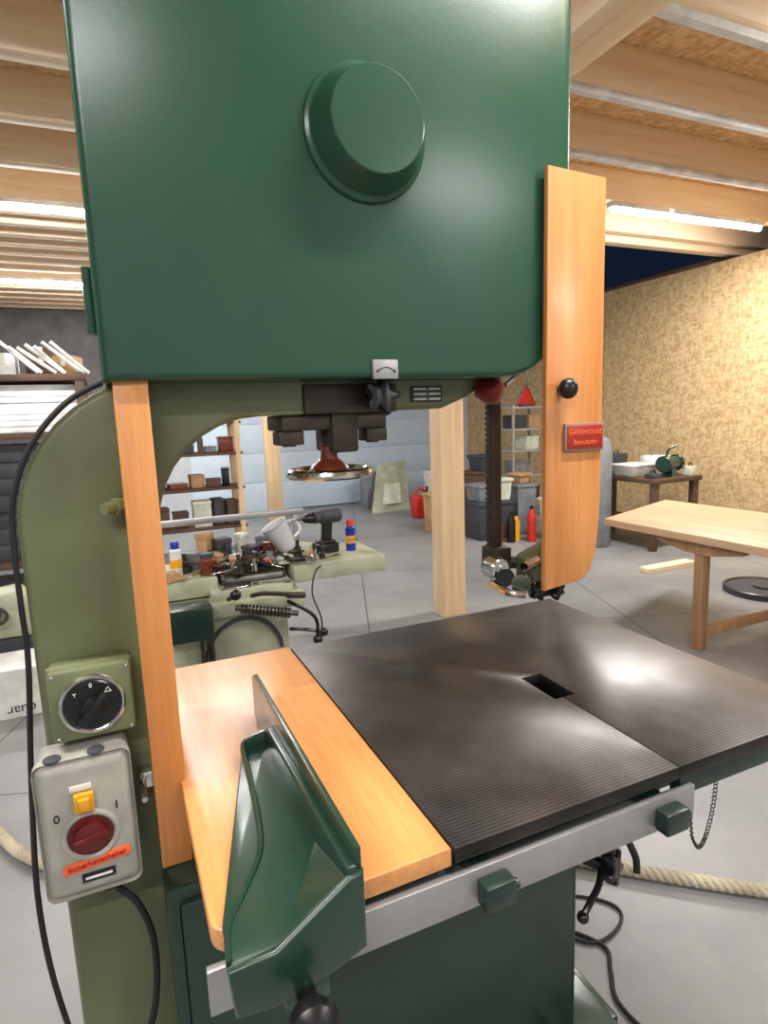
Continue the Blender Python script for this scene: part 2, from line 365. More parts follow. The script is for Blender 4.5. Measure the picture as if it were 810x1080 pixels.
gu=MB().box(.36,.41,.43,.48,1.185,1.235,.005).cyl((.385,.455,1.20),(.46,.42,1.19),.014).cyl((.36,.40,1.195),(.36,.44,1.195),.026).cyl((.36,.385,1.175),(.36,.40,1.175),.018)
B.part('guide_block',gu,'gunmetal')
B.part('guide_casting',MB().hull([(.41,.37,1.16),(.50,.37,1.16),(.41,.42,1.16),(.50,.42,1.16),(.41,.38,1.22),(.50,.38,1.25),(.41,.42,1.22),(.50,.42,1.25)],.008),'olive')
B.part('guide_roller',MB().cyl((.375,.35,1.17),(.40,.37,1.17),.022).cyl((.40,.37,1.20),(.44,.38,1.21),.012).cyl((.46,.35,1.19),(.46,.43,1.19),.019),'chrome')
B.part('guide_roller',MB().cyl((.345,.38,1.20),(.345,.42,1.20),.024,bev=.003).cyl((.345,.375,1.20),(.345,.38,1.20),.01),'chrome')
B.part('guide_lever',MB().tube([(.33,.40,1.17),(.35,.36,1.155),(.38,.34,1.15)],.008),'chrome')
for (c_,a_) in (((.42,.36,1.15),(0,-1,0)),((.47,.36,1.145),(.3,-1,-.3))):
    B.part('guide_knob',star(MB(),c_,a_,.022,.02),'black')
B.part('guide_base',MB().box(.43,.50,.37,.40,1.125,1.15,.004).cyl((.35,.37,1.185),(.36,.40,1.185),.02),'black')
gpz=[(.415,1.998),(.560,1.991),(.561,1.40),(.5605,1.34),(.5585,1.30),(.555,1.262),(.550,1.23),(.543,1.203),(.534,1.184),(.522,1.173),(.505,1.168),(.413,1.158),(.413,1.4)]
gd=B.part('blade_guard',MB().prism(gpz,'xz',.318,.332,.003),'orange_z',label='tall lacquered beech blade guard board')
B.part('guard_knob',MB().sph((.447,.292,1.578),.021,0,(1,.8,1)).cyl((.447,.30,1.578),(.447,.32,1.578),.008),'black',gd)
sgn=B.part('warning_sign',MB().box(.456,.559,.310,.318,1.450,1.508,.002).box(.461,.554,.3085,.311,1.455,1.503,.001,1),['signframe','signred'],gd,'red warning sign with orange letters')
B.part('lettering',MB().text('Gehörschutz',.0165,(.5075,.3082,1.490)),'signtext',gd)
B.part('lettering',MB().text('benutzen',.0165,(.5075,.3082,1.469)),'signtext',gd)
B.part('return_blade_guard',MB().box(-.384,-.332,.358,.375,.765,1.61,.003).box(-.384,-.368,.37,.41,.765,1.61),'orange_z',label='narrow lacquered beech strip')
B.part('guard_clamp',MB().box(-.405,-.37,.40,.43,.90,.93,.002).cyl((-.40,.40,.915),(-.40,.34,.915),.005),'chrome')
cb=MB().box(-.385,.50,.30,.66,.04,.764,.012).box(-.545,-.38,.40,.66,0,.10,.01)
cab=B.part('lower_cabinet',cb,'cab',label='deep green lower wheel housing')
B.part('cabinet_door',MB().box(-.365,.48,.288,.302,.08,.74,.010),'cab',cab)
B.part('foot',MB().hull([(.45,.25,0),(.62,.25,0),(.62,.7,0),(.45,.7,0),(.45,.25,.06),(.60,.26,.05),(.60,.69,.05),(.45,.7,.06)],.004).box(-.42,.62,.28,.7,0,.045,.008),'fence',cab)
tr=MB().prism([(.25,.70)]+arc(.45,.86,.17,190,350,10)+[(.66,.86),(.22,.86)],'xz',.25,.30,.006).prism([(.22,.86)]+arc(.45,.86,.17,190,350,10)+[(.66,.86)],'xz',.58,.63,.006).box(.3,.55,.3,.6,.76,.80,.005)
B.part('table_trunnion',tr,'cab')
lv=MB().cyl((.47,.34,.53),(.545,.265,.50),.016); star(lv,(.545,.265,.505),(.5,-1,.1),.042,.032); lv.cyl((.50,.34,.60),(.545,.27,.55),.014).sph((.548,.262,.545),.02)
B.part('tilt_knob',lv,'black')
B.part('tilt_lever',MB().tube([(.53,.26,.50),(.50,.235,.49),(.46,.22,.47),(.44,.215,.455)],.008).sph((.437,.214,.452),.013),'black')
B.part('clamp_lever',MB().cyl((.50,.30,.64),(.56,.22,.60),.012).tube([(.56,.22,.60),(.57,.20,.56),(.565,.19,.53)],.008),'black')
tp=[(0,0),(.4492,0),(.4492,.30),(.428,.30),(.428,.42),(.482,.42),(.482,.30),(.4508,.30),(.4508,0),(.88,0),(.88,.873),(0,.873)]
tab=B.part('table',MB().prism(tp,'xy',.896,.92,.002),'table',label='dark ribbed cast-iron saw table')
ts=MB().box(.46,.875,.006,.03,.855,.896,.004).box(.03,.44,.03,.05,.85,.896,.003).box(.005,.025,.03,.86,.85,.896,.003).box(.855,.875,.02,.86,.855,.896,.003).box(.03,.87,.84,.865,.85,.896,.003)
ts.box(.405,.420,.04,.8,.855,.896).box(.49,.505,.03,.8,.855,.896).box(.2,.22,.05,.8,.855,.896).box(.68,.7,.05,.8,.855,.896).box(.41,.5,.05,.8,.845,.855)
B.part('table_ribs',ts,'dgreen',tab,'dark green casting below the table')
B.part('slot_lip',MB().box(.424,.486,.42,.432,.87,.896).box(.424,.43,.30,.42,.87,.8955).box(.480,.486,.30,.42,.87,.8955),'black',tab)
bp=[(-.34,.06)]+arc(-.312,.028,.028,180,268,5)+[(-.004,.004),(-.004,.88),(-.34,.88)]
B.part('extension_board',MB().prism(bp,'xy',.890,.921,.003,seg=3),'orange_y',label='lacquered beech extension board')
for y_ in (.03,.78): B.part('board_bracket',MB().box(-.30,-.01,y_,y_+.03,.85,.890,.003),'dgreen')
rail=B.part('fence_rail',MB().box(-.35,.482,-.006,.006,.818,.880,.0015),'alu',label='flat aluminium fence rail')
for x in(.06,.415):
    B.part('rail_clamp',MB().box(x-.028,x+.024,-.034,-.006,.826,.866,.004).box(x-.01,x+.01,.006,.03,.83,.87).cyl((x+.02,-.02,.846),(x+.034,-.02,.846),.008),'dgreen',rail,'small green clamp block')
ch=MB(); cp=catmull([Vector(p) for p in [(.571,.02,.856),(.567,.02,.80),(.553,.02,.745),(.535,.02,.722),(.516,.02,.745),(.502,.015,.79),(.488,.008,.835)]],8)
for i in range(len(cp)-1):
    d=(cp[i+1]-cp[i]).normalized(); ax=d.cross(Vector((0,1,0) if i%2 else (0,.2,1))).normalized()
    ch.torus((cp[i]+cp[i+1])/2,ax,.0036,.0011,seg=10,k=5)
B.part('chain',ch,'steel')
# fence : tall plate, thin web, shallow recess, low curved outer web falling to the front
def thick(pts,d):
    return list(pts)+[(p[0]+d[0],p[1]+d[1],p[2]+d[2]) for p in pts]
fe=MB()
fe.hull(thick([(-.186,.380,.923),(-.186,.380,.972),(-.186,.362,.982),(-.186,-.066,1.006),(-.186,-.066,.923)],(.014,0,0)),.004)
fe.hull([(-.228,.385,.923),(-.18,.385,.923),(-.18,-.06,.923),(-.256,.10,.923),(-.328,.0,.923),(-.328,-.060,.923),(-.18,-.066,.923),(-.228,.385,.938),(-.18,.385,.946),(-.18,-.06,.950),(-.256,.10,.933),(-.328,.0,.931),(-.328,-.060,.931),(-.18,-.066,.950)],.003)
fe.wall([(-.180,.384,.966),(-.212,.384,.958),(-.228,.372,.954),(-.234,.30,.952),(-.242,.20,.948),(-.256,.105,.943),(-.288,.045,.938),(-.320,-.005,.934),(-.328,-.055,.933)],.924,.009)
fe.hull([(-.184,.10,.940),(-.184,-.064,.992),(-.275,-.062,.932),(-.176,.10,.934),(-.176,-.064,.932)],.003)
fe.prism([(-.333,.934),(-.278,.936),(-.186,.996),(-.166,1.0),(-.166,.896),(-.205,.880),(-.285,.864),(-.328,.870)],'xz',-.072,-.060,.005,seg=3)
fe.box(-.272,-.215,-.07,-.045,.850,.884,.004)
fen=B.part('rip_fence',fe,'fence',label='slim green cast rip fence with shallow recess and curved web',ang=42)
B.part('fence_plate',MB().prism([(-.062,.925),(.53,.925),(.53,1.012),(.505,1.024),(-.062,1.026)],'yz',-.174,-.166,.001),'fence',fen,'dark green upright fence plate')
fk=MB().cyl((-.245,-.06,.864),(-.25,-.115,.872),.012).lathe([(.016,0),(.026,.006),(.030,.016),(.028,.028),(.018,.036),(.010,.038)],(-.25,-.100,.870),(-.08,-1,.2))
B.part('clamp_knob',fk,'black',fen,'round black knob on a shaft')
sw=B.part('rotary_switch',MB().box(-.525,-.40,.37,.435,1.03,1.152,.008).box(-.528,-.397,.385,.40,1.027,1.155,.006),'olive',label='square olive rotary switch box')
B.part('dial',MB().lathe([(.044,0),(.044,.006),(.04,.010),(0,.010)],(-.4625,.37,1.091),(0,-1,0)),'black',sw)
B.part('dial_ring',MB().torus((-.4625,.366,1.091),(0,1,0),.046,.0045),'chrome',sw)
dm=MB().text('0',.010,(-.4625,.3592,1.125)).text('Y',.009,(-.487,.3592,1.113))
for p,q in (((-.443,1.110),(-.433,1.110)),((-.433,1.110),(-.438,1.118)),((-.438,1.118),(-.443,1.110))):
    dm.cyl((p[0],.3590,p[1]),(q[0],.3590,q[1]),.0006,seg=6)
B.part('dial_markings',dm,'white',sw)
B.part('dial_handle',MB().box(-.007,.007,-.022,0,-.030,.030,.004,0,Matrix.Translation((-.4625,.360,1.088))@Matrix.Rotation(.7,4,'Y')).lathe([(.018,0),(.016,.012),(0,.014)],(-.4625,.362,1.088),(0,-1,0)),'black',sw)
for (x,z) in ((-.517,1.144),(-.408,1.144),(-.517,1.038),(-.408,1.038)): B.part('screw',MB().lathe([(.004,0),(.003,.002),(0,.0025)],(x,.371,z),(0,-1,0),seg=10),'chrome',sw)
ss=MB().box(-.555,-.418,.33,.42,.80,1.035,.018,seg=4).box(-.558,-.415,.335,.35,.797,1.038,.016,seg=4)
ss=B.part('safety_switch',ss,'grey',label='worn grey plastic safety switch box')
for x in (-.528,-.465): B.part('screw',MB().lathe([(.013,0),(.013,.004),(.009,.005),(0,.005)],(x,.345,1.037),(0,0,1)),'dkgrey',ss)
B.part('dial',MB().lathe([(.036,0),(.036,.002),(.026,.003),(.024,.012),(.01,.016),(0,.016)],(-.485,.331,.905),(0,-1,0)),'darkred',ss,'dark red turning dial')
B.part('dial_handle',MB().box(-.007,.007,-.010,0,-.026,.026,.004,0,Matrix.Translation((-.485,.322,.905))@Matrix.Rotation(1.3,4,'Y')),'darkred',ss)
B.part('dial_ring',MB().torus((-.485,.33,.905),(0,1,0),.039,.005),'grey',ss)
B.part('label_plate',MB().box(-.508,-.476,.327,.331,.985,.995,.001),'white',ss)
B.part('locking_tab',MB().box(-.503,-.474,.318,.331,.950,.983,.003).box(-.497,-.480,.312,.320,.955,.977,.002),'yellow',ss,'yellow locking tab')
XT=Matrix.Translation((-.48,0,.857))@Matrix.Rotation(-.10,4,'Y')@Matrix.Translation((.48,0,-.857))
B.part('warning_label',MB().box(-.53,-.43,.3275,.3305,.8485,.8655,.0005,0,XT),'orangetag',ss,'orange adhesive label')
tx=MB().text('Sicherheitschalter',.0122,(-.48,.327,.857)); tx.bm.transform(XT)
B.part('lettering',tx,'tagred',ss)
B.part('lettering',MB().text('0',.02,(-.53,.329,.945)),'black',ss)
B.part('lettering',MB().text('I',.02,(-.443,.329,.945)),'black',ss)
B.part('rating_plate',MB().box(-.505,-.455,.327,.331,.824,.839,.001),'black',ss)
B.part('rating_lettering',MB().box(-.50,-.46,.3262,.3272,.8295,.8335),'white',ss)
ss.location.z-=.018
B.part('cable',MB().tube([(-.34,.46,1.628),(-.39,.44,1.612),(-.455,.435,1.576),(-.512,.435,1.51),(-.545,.435,1.43),(-.553,.435,1.35),(-.554,.435,1.25),(-.555,.435,1.149),(-.572,.42,.943),(-.575,.36,.757),(-.557,.35,.55),(-.50,.33,.3),(-.40,.28,.06)],.0047),'rubber',label='thin black cable clipped along the column')
B.part('switch_lead',MB().tube([(-.47,.40,.80),(-.46,.39,.74),(-.43,.38,.70),(-.41,.37,.62),(-.42,.36,.50),(-.46,.36,.40)],.006).cyl((-.47,.38,.75),(-.47,.38,.79),.014,seg=6),'rubber')
# ---------------------------------------------------------------- PLANER behind
J=Thing('jointer','pale green cast jointer machine cluttered with tools','jointer',(.1,2.2,0))
J.part('machine_body',MB().box(-.28,.26,1.92,2.40,0,.72,.008).box(-.30,.34,1.90,2.42,.70,.76,.006).box(-.06,.30,1.95,2.42,.75,.80,.006),'ltgreen')
J.part('feed_table',MB().box(.33,.80,2.03,2.42,.77,.85,.004),'ltgreen')
J.part('feed_table',MB().box(-.42,-.02,2.03,2.42,.77,.85,.004),'ltgreen')
J.part('cutter_block_bed',MB().box(.0,.30,2.06,2.40,.76,.83,.006),'gunmetal')
J.part('guide_fence',MB().box(-.35,.50,2.40,2.43,1.035,1.066,.006).box(-.33,-.30,2.40,2.42,.85,1.035,.003).box(.44,.47,2.40,2.42,.85,1.035,.003),'alu')
J.part('cutter_cover',MB().cyl((.02,2.10,.80),(.28,2.10,.80),.05).cyl((.0,2.02,.79),(.12,2.0,.79),.03),'steel')
J.part('gear_box',MB().box(-.27,-.08,1.80,1.93,.65,.79,.008),'dgreen',label='dark green gear box')
J.part('slide_rail',MB().box(-.13,-.115,1.89,1.92,.45,.66,.002).box(-.09,-.075,1.89,1.92,.45,.66,.002),'gunmetal')
sp=MB().cyl((.02,1.86,.75),(.29,1.86,.68),.012)
for i in range(14): sp.torus((.05+.0155*i,1.86,.742-.0041*i),(1,0,-.27),.020,.004,seg=20,k=6)
J.part('spring_rod',sp,'steel')
J.part('hand_lever',MB().tube([(.25,1.88,.74),(.36,1.84,.66),(.37,1.84,.56)],.008).sph((.37,1.84,.55),.022),'black')
J.part('hand_lever',MB().tube([(.26,1.9,.6),(.32,1.86,.6),(.4,1.84,.58)],.008).sph((.40,1.84,.58),.02),'black')
J.part('hand_lever',MB().cyl((.0,1.9,.78),(.02,1.84,.81),.01).sph((.02,1.83,.815),.024),'black')
J.part('clamp_handle',MB().tube([(.10,1.90,.78),(.14,1.84,.80),(.26,1.83,.78)],.010).cyl((.24,1.83,.78),(.32,1.84,.765),.014),'gunmetal')
J.part('edge_trim',MB().prism(arc(.06,.52,.17,0,180,14)+arc(.06,.52,.155,180,0,14),'xz',1.905,1.92),'dkgrey')
J.part('electric_lead',MB().tube([(.46,2.02,.84),(.42,1.99,.82),(.38,1.92,.74),(.40,1.86,.62),(.36,1.84,.5)],.004),'rubber')
def can(x,y,z,body,cap,label,h=.16,r=.026,txt=None):
    T=Thing('spray_can',label,'spray can',(x,y,z),True)
    T.part('can_body',MB().lathe([(r*.95,0),(r,.004),(r,h*.74),(r*.7,h*.80)],(0,0,0)),body)
    T.part('cap',MB().lathe([(r*.72,h*.8),(r*.72,h*.97),(r*.6,h)],(0,0,0)),cap)
    T.part('printed_band',MB().lathe([(r*1.01,h*.25),(r*1.01,h*.5)],(0,0,0),caps=False),'yellow')
    if txt: T.part('lettering',MB().text(txt,.016,(-.002,-r-.001,h*.37)),'blue')
can(.69,2.22,.85,'blue','red','blue oil spray can with red cap beside the drill',txt='WD-40')
can(-.18,2.15,.85,'white','blue','white and blue spray can among the tools')
D=Thing('cordless_drill','black cordless drill standing on its battery','drill',(.56,2.24,.852),True,.15)
D.part('battery',MB().box(-.06,.06,-.04,.04,0,.05,.01).box(-.045,.045,-.035,.035,.05,.065,.008),'black')
D.part('handle',MB().hull([(-.02,-.018,.06),(.03,-.018,.06),(-.02,.018,.06),(.03,.018,.06),(-.01,-.02,.17),(.04,-.02,.17),(-.01,.02,.17),(.04,.02,.17)],.008),'black')
D.part('motor_housing',MB().cyl((-.03,0,.185),(.09,0,.185),.036,bev=.008).cyl((-.06,0,.185),(-.03,0,.185),.03),'dkgrey')
D.part('chuck',MB().lathe([(.024,0),(.026,.02),(.02,.05),(.012,.06)],(-.06,0,.185),(-1,0,0)),'black')
D.part('drill_bit',MB().cyl((-.12,0,.185),(-.18,0,.185),.004),'steel')
BK=Thing('plastic_beaker','milky plastic measuring beaker tipped on its side','beaker',(.36,2.22,.90),True)
X=Matrix.Rotation(-.5,4,'Y')
BK.part('beaker_body',MB().lathe([(.04,0),(.05,.02),(.065,.14),(.07,.145),(.062,.14),(.046,.02),(.0,.01)],(0,0,0),X=X,caps=False),'clear')
BK.part('handle',MB().tube([(.055,0,.03),(.10,0,.05),(.10,0,.10),(.06,0,.12)],.008,X=X),'clear')
T=Thing('glass_jar','brown jar with dark lid among the tools','jar',(-.05,2.1,.85),True)
T.part('jar_body',MB().lathe([(.03,0),(.036,.01),(.036,.07),(.028,.08)],(0,0,0)),'brown'); T.part('lid',MB().lathe([(.03,.08),(.03,.1),(.026,.102)],(0,0,0)),'dkgrey')
for i,(x,y,rz,L) in enumerate([(.05,2.08,.3,.2),(.16,2.2,-.5,.17),(.27,2.12,.9,.15),(.42,2.12,.1,.18),(.1,2.32,-.2,.22),(-.12,2.06,.6,.16),(.36,2.08,-.8,.14),(.06,1.98,.1,.16),(.2,1.99,-.3,.14),(.5,2.06,.4,.14)]):
    T=Thing('wrench','steel open-end wrench lying on the machine','wrench',(x,y,.86 if y>2 else .802),True,rz)
    T.part('shank',MB().box(-L/2,L/2,-.007,.007,0,.006,.002),'chrome')
    T.part('jaw',MB().prism([(L/2+p[0],p[1]) for p in [(-.01,-.012),(.015,-.018),(.032,-.012),(.012,-.006),(.012,.006),(.032,.012),(.015,.018),(-.01,.012)]],'xy',-.001,.008,.001),'chrome')
for i,(x,y,h,w_,m_,lb) in enumerate([(.0,2.3,.05,.09,'tan','small cardboard parts box on the machine'),(.2,2.33,.06,.08,'dkgrey','small dark parts box on the machine'),(.44,2.3,.045,.1,'offwhite','pale parts tray on the machine'),(-.1,2.25,.08,.07,'midgrey','grey parts tin on the machine'),(.28,2.28,.08,.06,'brown','brown parts tin on the machine'),(.1,2.2,.04,.07,'tan','flat cardboard parts box on the machine'),(.06,2.36,.11,.07,'dkgrey','tall dark grey parts tin on the machine'),(.16,2.38,.12,.05,'offwhite','tall cream tin on the machine'),(-.02,2.38,.14,.06,'tan','tall cardboard tube box on the machine'),(.28,2.38,.1,.08,'midgrey','square grey tin on the machine')]):
    T=Thing('parts_box',lb,'box',(x,y,.85),True,.3*i)
    T.part('box_body',MB().box(-w_/2,w_/2,-w_/2,w_/2,0,h,.003),m_); T.part('lid',MB().box(-w_/2-.003,w_/2+.003,-w_/2-.003,w_/2+.003,h*.8,h+.004,.002),m_)
for i,(x,y,m_) in enumerate([(.1,2.15,'brown'),(.24,2.25,'black'),(.3,2.18,'steel'),(.0,2.16,'steel'),(.18,2.1,'black'),(.05,2.24,'black'),(.22,2.05,'red'),(.40,2.06,'black'),(.47,2.2,'tan')]):
    T=Thing('screwdriver','screwdriver lying among the tools','screwdriver',(x,y,.875),True,1.3*i)
    T.part('handle',MB().lathe([(.008,0),(.015,.01),(.014,.07),(.008,.085)],(0,0,0),(1,0,0)),m_); T.part('shaft',MB().cyl((.085,0,0),(.17,0,0),.003),'chrome')
for i,(x,y,r,m_) in enumerate([(.12,2.12,.03,'gunmetal'),(-.02,2.22,.03,'steel'),(.2,2.18,.035,'gunmetal'),(.06,2.3,.04,'gunmetal'),(-.14,2.2,.03,'steel'),(.30,2.33,.04,'offwhite'),(.40,2.2,.022,'steel'),(.25,2.16,.026,'midgrey'),(.08,2.05,.024,'steel'),(.45,2.08,.018,'chrome'),(.5,2.12,.016,'gunmetal'),(.15,2.06,.018,'chrome'),(.32,2.24,.02,'steel'),(-.06,2.16,.018,'gunmetal')]):
    T=Thing('machine_part','round oily steel machine part lying on the machine','metal part',(x,y,.85),True,i)
    T.part('ring_flange',MB().lathe([(r,0),(r,.03),(r*.6,.035),(r*.55,.06),(r*.3,.062)],(0,0,0)),m_)
    T.part('bolt',MB().cyl((0,0,.06),(0,0,.09),.009,seg=6),'steel')
for i,(x,y,L,m_) in enumerate([(.14,2.08,.16,'gunmetal'),(.02,2.12,.12,'steel'),(.3,2.08,.14,'gunmetal'),(-.08,2.17,.14,'steel'),(.38,2.15,.12,'gunmetal'),(.2,2.24,.2,'steel'),(-.02,2.06,.1,'brown')]):
    T=Thing('clamp_bar','oily threaded bar with nuts lying among the tools','metal rod',(x,y,.885),True,.9*i+.2)
    T.part('rod',MB().cyl((-L/2,0,0),(L/2,0,.02),.006),m_)
    T.part('nut',MB().cyl((-L*.2,0,.004),(-L*.2+.014,0,.006),.015,seg=6),'steel')
for i,(x,y) in enumerate([(.33,2.14),(.1,2.27),(-.22,2.08)]):
    T=Thing('cleaning_rag','crumpled pale cleaning rag on the machine','rag',(x,y,.85),True,i)
    T.part('cloth',MB().hull([(random.uniform(-.06,.06),random.uniform(-.05,.05),random.uniform(0,.045)) for _ in range(16)]+[(-.05,-.04,0),(.05,-.04,0),(.05,.04,0),(-.05,.04,0)],.004),['offwhite','clear','tan'][i])
# ---------------------------------------------------------------- right workbench
W_=Thing('workbench','butcher block workbench on a brown trestle frame','workbench',(3.3,1.9,0))
W_.part('bench_top',MB().prism([(2.77,2.60),(2.80,1.0),(3.85,1.0),(3.80,2.98)],'xy',.70,.75,.004),'benchtop')
lg=MB().box(2.85,2.915,1.85,1.915,0,.70,.004).hull([(2.84,1.6,.66),(2.91,1.6,.66),(2.84,2.2,.66),(2.91,2.2,.66),(2.84,1.6,.70),(2.91,1.6,.70),(2.84,2.2,.70),(2.91,2.2,.70),(2.84,1.8,.62),(2.91,1.8,.62),(2.84,1.98,.62),(2.91,1.98,.62)])
W_.part('leg',lg,'benchleg'); W_.part('leg',MB().box(3.6,3.665,1.85,1.915,0,.70,.004),'benchleg')
W_.part('stretcher',MB().box(2.9,3.62,1.86,1.90,.08,.14,.003),'benchleg')
F=Thing('side_bench','low dark bench against the chipboard wall','bench',(5.05,4.5,0))
F.part('bench_top',MB().box(4.7,5.4,3.9,5.2,.72,.77,.005),'bench')
for x in(4.75,5.33):
    for y in(3.95,5.12): F.part('leg',MB().box(x-.035,x+.035,y-.035,y+.035,0,.72,.004),'bench')
F.part('shelf',MB().box(4.75,5.35,4.0,5.15,.2,.23),'bench')
T=Thing('plastic_tray','white plastic tray on the dark bench','tray',(4.9,4.38,.77),True)
T.part('tray_body',MB().hull([(-.16,-.12,0),(.16,-.12,0),(-.16,.12,0),(.16,.12,0),(-.2,-.16,.12),(.2,-.16,.12),(-.2,.16,.12),(.2,.16,.12)],.01),'white'); T.part('rim',MB().box(-.21,.21,-.17,.17,.115,.13,.005),'white')
T=Thing('bench_grinder','small green grinder machine on the dark bench','grinder',(5.08,4.05,.77),True,.3)
T.part('grinder_body',MB().cyl((-.12,0,.14),(.12,0,.14),.07,bev=.01).hull([(-.08,-.06,0),(.08,-.06,0),(-.08,.06,0),(.08,.06,0),(-.04,-.04,.1),(.04,-.04,.1),(-.04,.04,.1),(.04,.04,.1)]),'cab')
T.part('wheel_guard',MB().cyl((.12,0,.14),(.17,0,.14),.09,bev=.01),'fence'); T.part('wheel_guard',MB().cyl((-.17,0,.14),(-.12,0,.14),.09,bev=.01),'fence')
T.part('arm',MB().tube([(-.1,0,.2),(-.16,-.05,.3),(-.1,-.1,.34)],.012),'fence')
T=Thing('power_tool_case','white plastic tool case on the dark bench','case',(5.25,4.4,.77),True)
T.part('case_body',MB().box(-.12,.12,-.12,.12,0,.2,.02),'white'); T.part('handle',MB().tube([(-.06,0,.2),(-.05,0,.25),(.05,0,.25),(.06,0,.2)],.01),'midgrey')
for i,(x,y,h,w_,m_) in enumerate([(4.8,4.02,.05,.12,'dkgrey'),(5.32,4.0,.1,.1,'offwhite'),(5.0,4.75,.22,.2,'dkgrey'),(4.8,4.85,.16,.16,'fence')]):
    T=Thing('tool_box',{'dkgrey':'dark grey','offwhite':'cream','fence':'green'}[m_]+' tool box on the dark bench','box',(x,y,.77),True,.2*i)
    T.part('box_body',MB().box(-w_/2,w_/2,-w_/2,w_/2,0,h,.006),m_); T.part('handle',MB().tube([(-w_*.3,0,h),(-w_*.25,0,h+.03),(w_*.25,0,h+.03),(w_*.3,0,h)],.006),'black')
T=Thing('storage_cylinder','tall grey steel cylinder standing on the floor','cylinder',(4.48,4.5,0),True)
T.part('cylinder_body',MB().lathe([(.15,0),(.16,.02),(.16,1.08),(.13,1.18),(.05,1.24)],(0,0,0)),'midgrey'); T.part('valve',MB().lathe([(.03,1.24),(.03,1.3)],(0,0,0)),'steel')
single('wood_offcut','flat pale board lying on the floor','board',MB().box(4.0,4.6,3.3,3.42,0,.05,.003),'spruce_x')
T=Thing('metal_disc','flat dark round metal disc lying on the floor','disc',(4.35,2.45,0),True)
T.part('disc_plate',MB().lathe([(.30,0),(.30,.03),(.27,.04),(.08,.04),(.08,.055),(0,.055)],(0,0,0),seg=48),'dkgrey')
T.part('disc_rim',MB().torus((0,0,.04),(0,0,1),.29,.012),'steel')
T=Thing('metal_shelf','pale steel shelf unit against the chipboard wall','shelf',(4.95,6.5,0),True)
for x in(-.27,.27):
    for y in(-.18,.18): T.part('upright',MB().box(x-.015,x+.015,y-.015,y+.015,0,1.6),'grey')
for z in(.25,.6,.95,1.25,1.55): T.part('shelf_board',MB().box(-.28,.28,-.2,.2,z,z+.03,.003),'grey')
for i,(x,z,m_) in enumerate([(-.12,1.281,'dkgrey'),(.1,.981,'offwhite'),(-.1,.631,'midgrey'),(.12,.281,'dkgrey'),(.13,1.281,'tan')]):
    Q=Thing('storage_box',{'dkgrey':'dark grey','offwhite':'cream','midgrey':'mid grey','tan':'cardboard'}[m_]+' storage box on the steel shelf','box',(4.95+x,6.5,z),True)
    Q.part('box_body',MB().box(-.1,.1,-.14,.14,0,.17,.008),m_); Q.part('lid',MB().box(-.105,.105,-.145,.145,.15,.185,.005),m_)
T=Thing('warning_triangle','red reflective warning triangle on the shelf','warning triangle',(4.95,6.4,1.60),True)
T.part('reflector',MB().prism([(-.16,0),(.16,0),(0,.28)],'xz',-.012,.012,.005),'red')
T.part('reflector_rim',MB().cyl((-.16,0,0),(.16,0,0),.014,seg=8).cyl((.16,0,0),(0,0,.28),.014,seg=8).cyl((0,0,.28),(-.16,0,0),.014,seg=8),'darkred')
T.part('base_bar',MB().box(-.1,.1,-.04,.04,-.02,.01),'dkgrey')
def crate(x,y,w,d,h,m_,lb,z=0,rz=0):
    T=Thing('storage_crate',lb,'crate',(x,y,z),True,rz)
    b_=MB().hull([(-w/2+.02,-d/2+.02,0),(w/2-.02,-d/2+.02,0),(-w/2+.02,d/2-.02,0),(w/2-.02,d/2-.02,0),(-w/2,-d/2,h),(w/2,-d/2,h),(-w/2,d/2,h),(w/2,d/2,h)],.006)
    T.part('crate_body',b_,m_); T.part('rim',MB().box(-w/2-.015,w/2+.015,-d/2-.015,d/2+.015,h-.03,h+.005,.005),m_)
crate(3.75,5.55,.5,.4,.45,'dkgrey','dark grey plastic crate on the floor')
crate(3.66,5.57,.26,.3,.2,'midgrey','grey crate stacked on the dark crate',.46,.05)
crate(3.93,5.5,.16,.2,.26,'offwhite','narrow cream box stacked on the dark crate',.46,-.2)
crate(4.24,5.6,.28,.36,.62,'midgrey','tall grey crate beside the bottles')
crate(4.25,5.6,.22,.2,.12,'tan','small cardboard box on the tall grey crate',.63,.3)
crate(4.27,5.0,.2,.2,.5,'white','white tub standing by the gas cylinder')
crate(3.45,6.2,.35,.35,.5,'tan','cardboard box behind the post')
crate(4.05,6.2,.4,.35,.75,'bench','brown wooden crate behind the grey crates')
crate(4.1,6.2,.3,.25,.2,'dkgrey','small dark crate on the brown crate',.76,.2)
def bottle(x,y,m_,h,lb,r=.06):
    T=Thing('bottle',lb,'bottle',(x,y,0),True)
    T.part('bottle_body',MB().lathe([(r,0),(r,h*.7),(r*.5,h*.85),(r*.4,h*.95)],(0,0,0)),m_); T.part('cap',MB().lathe([(r*.45,h*.93),(r*.45,h)],(0,0,0)),'black')
bottle(4.02,5.05,'red',.42,'red bottle with black cap on the floor',.055); bottle(4.12,4.85,'red',.36,'shorter red bottle beside the crates',.05)
bottle(3.91,5.2,'yellow',.32,'yellow bottle on the floor by the crates',.045); bottle(3.80,5.15,'black',.36,'black bottle on the floor by the crates',.05)
bottle(3.68,5.2,'brown',.28,'brown bottle on the floor by the crates',.045)
T=Thing('fuel_can','red plastic fuel can on the floor near the gate','fuel can',(3.72,7.3,0),True)
T.part('can_body',MB().box(-.12,.12,-.1,.1,0,.34,.03,seg=3),'red'); T.part('handle',MB().tube([(-.08,0,.33),(-.06,0,.42),(.05,0,.42),(.08,0,.33)],.018),'red'); T.part('spout',MB().cyl((.09,0,.33),(.12,0,.46),.018),'black')
T=Thing('machine_cover','pale green sheet metal cover leaning on a frame','machine cover',(3.7,8.2,0),True,.1)
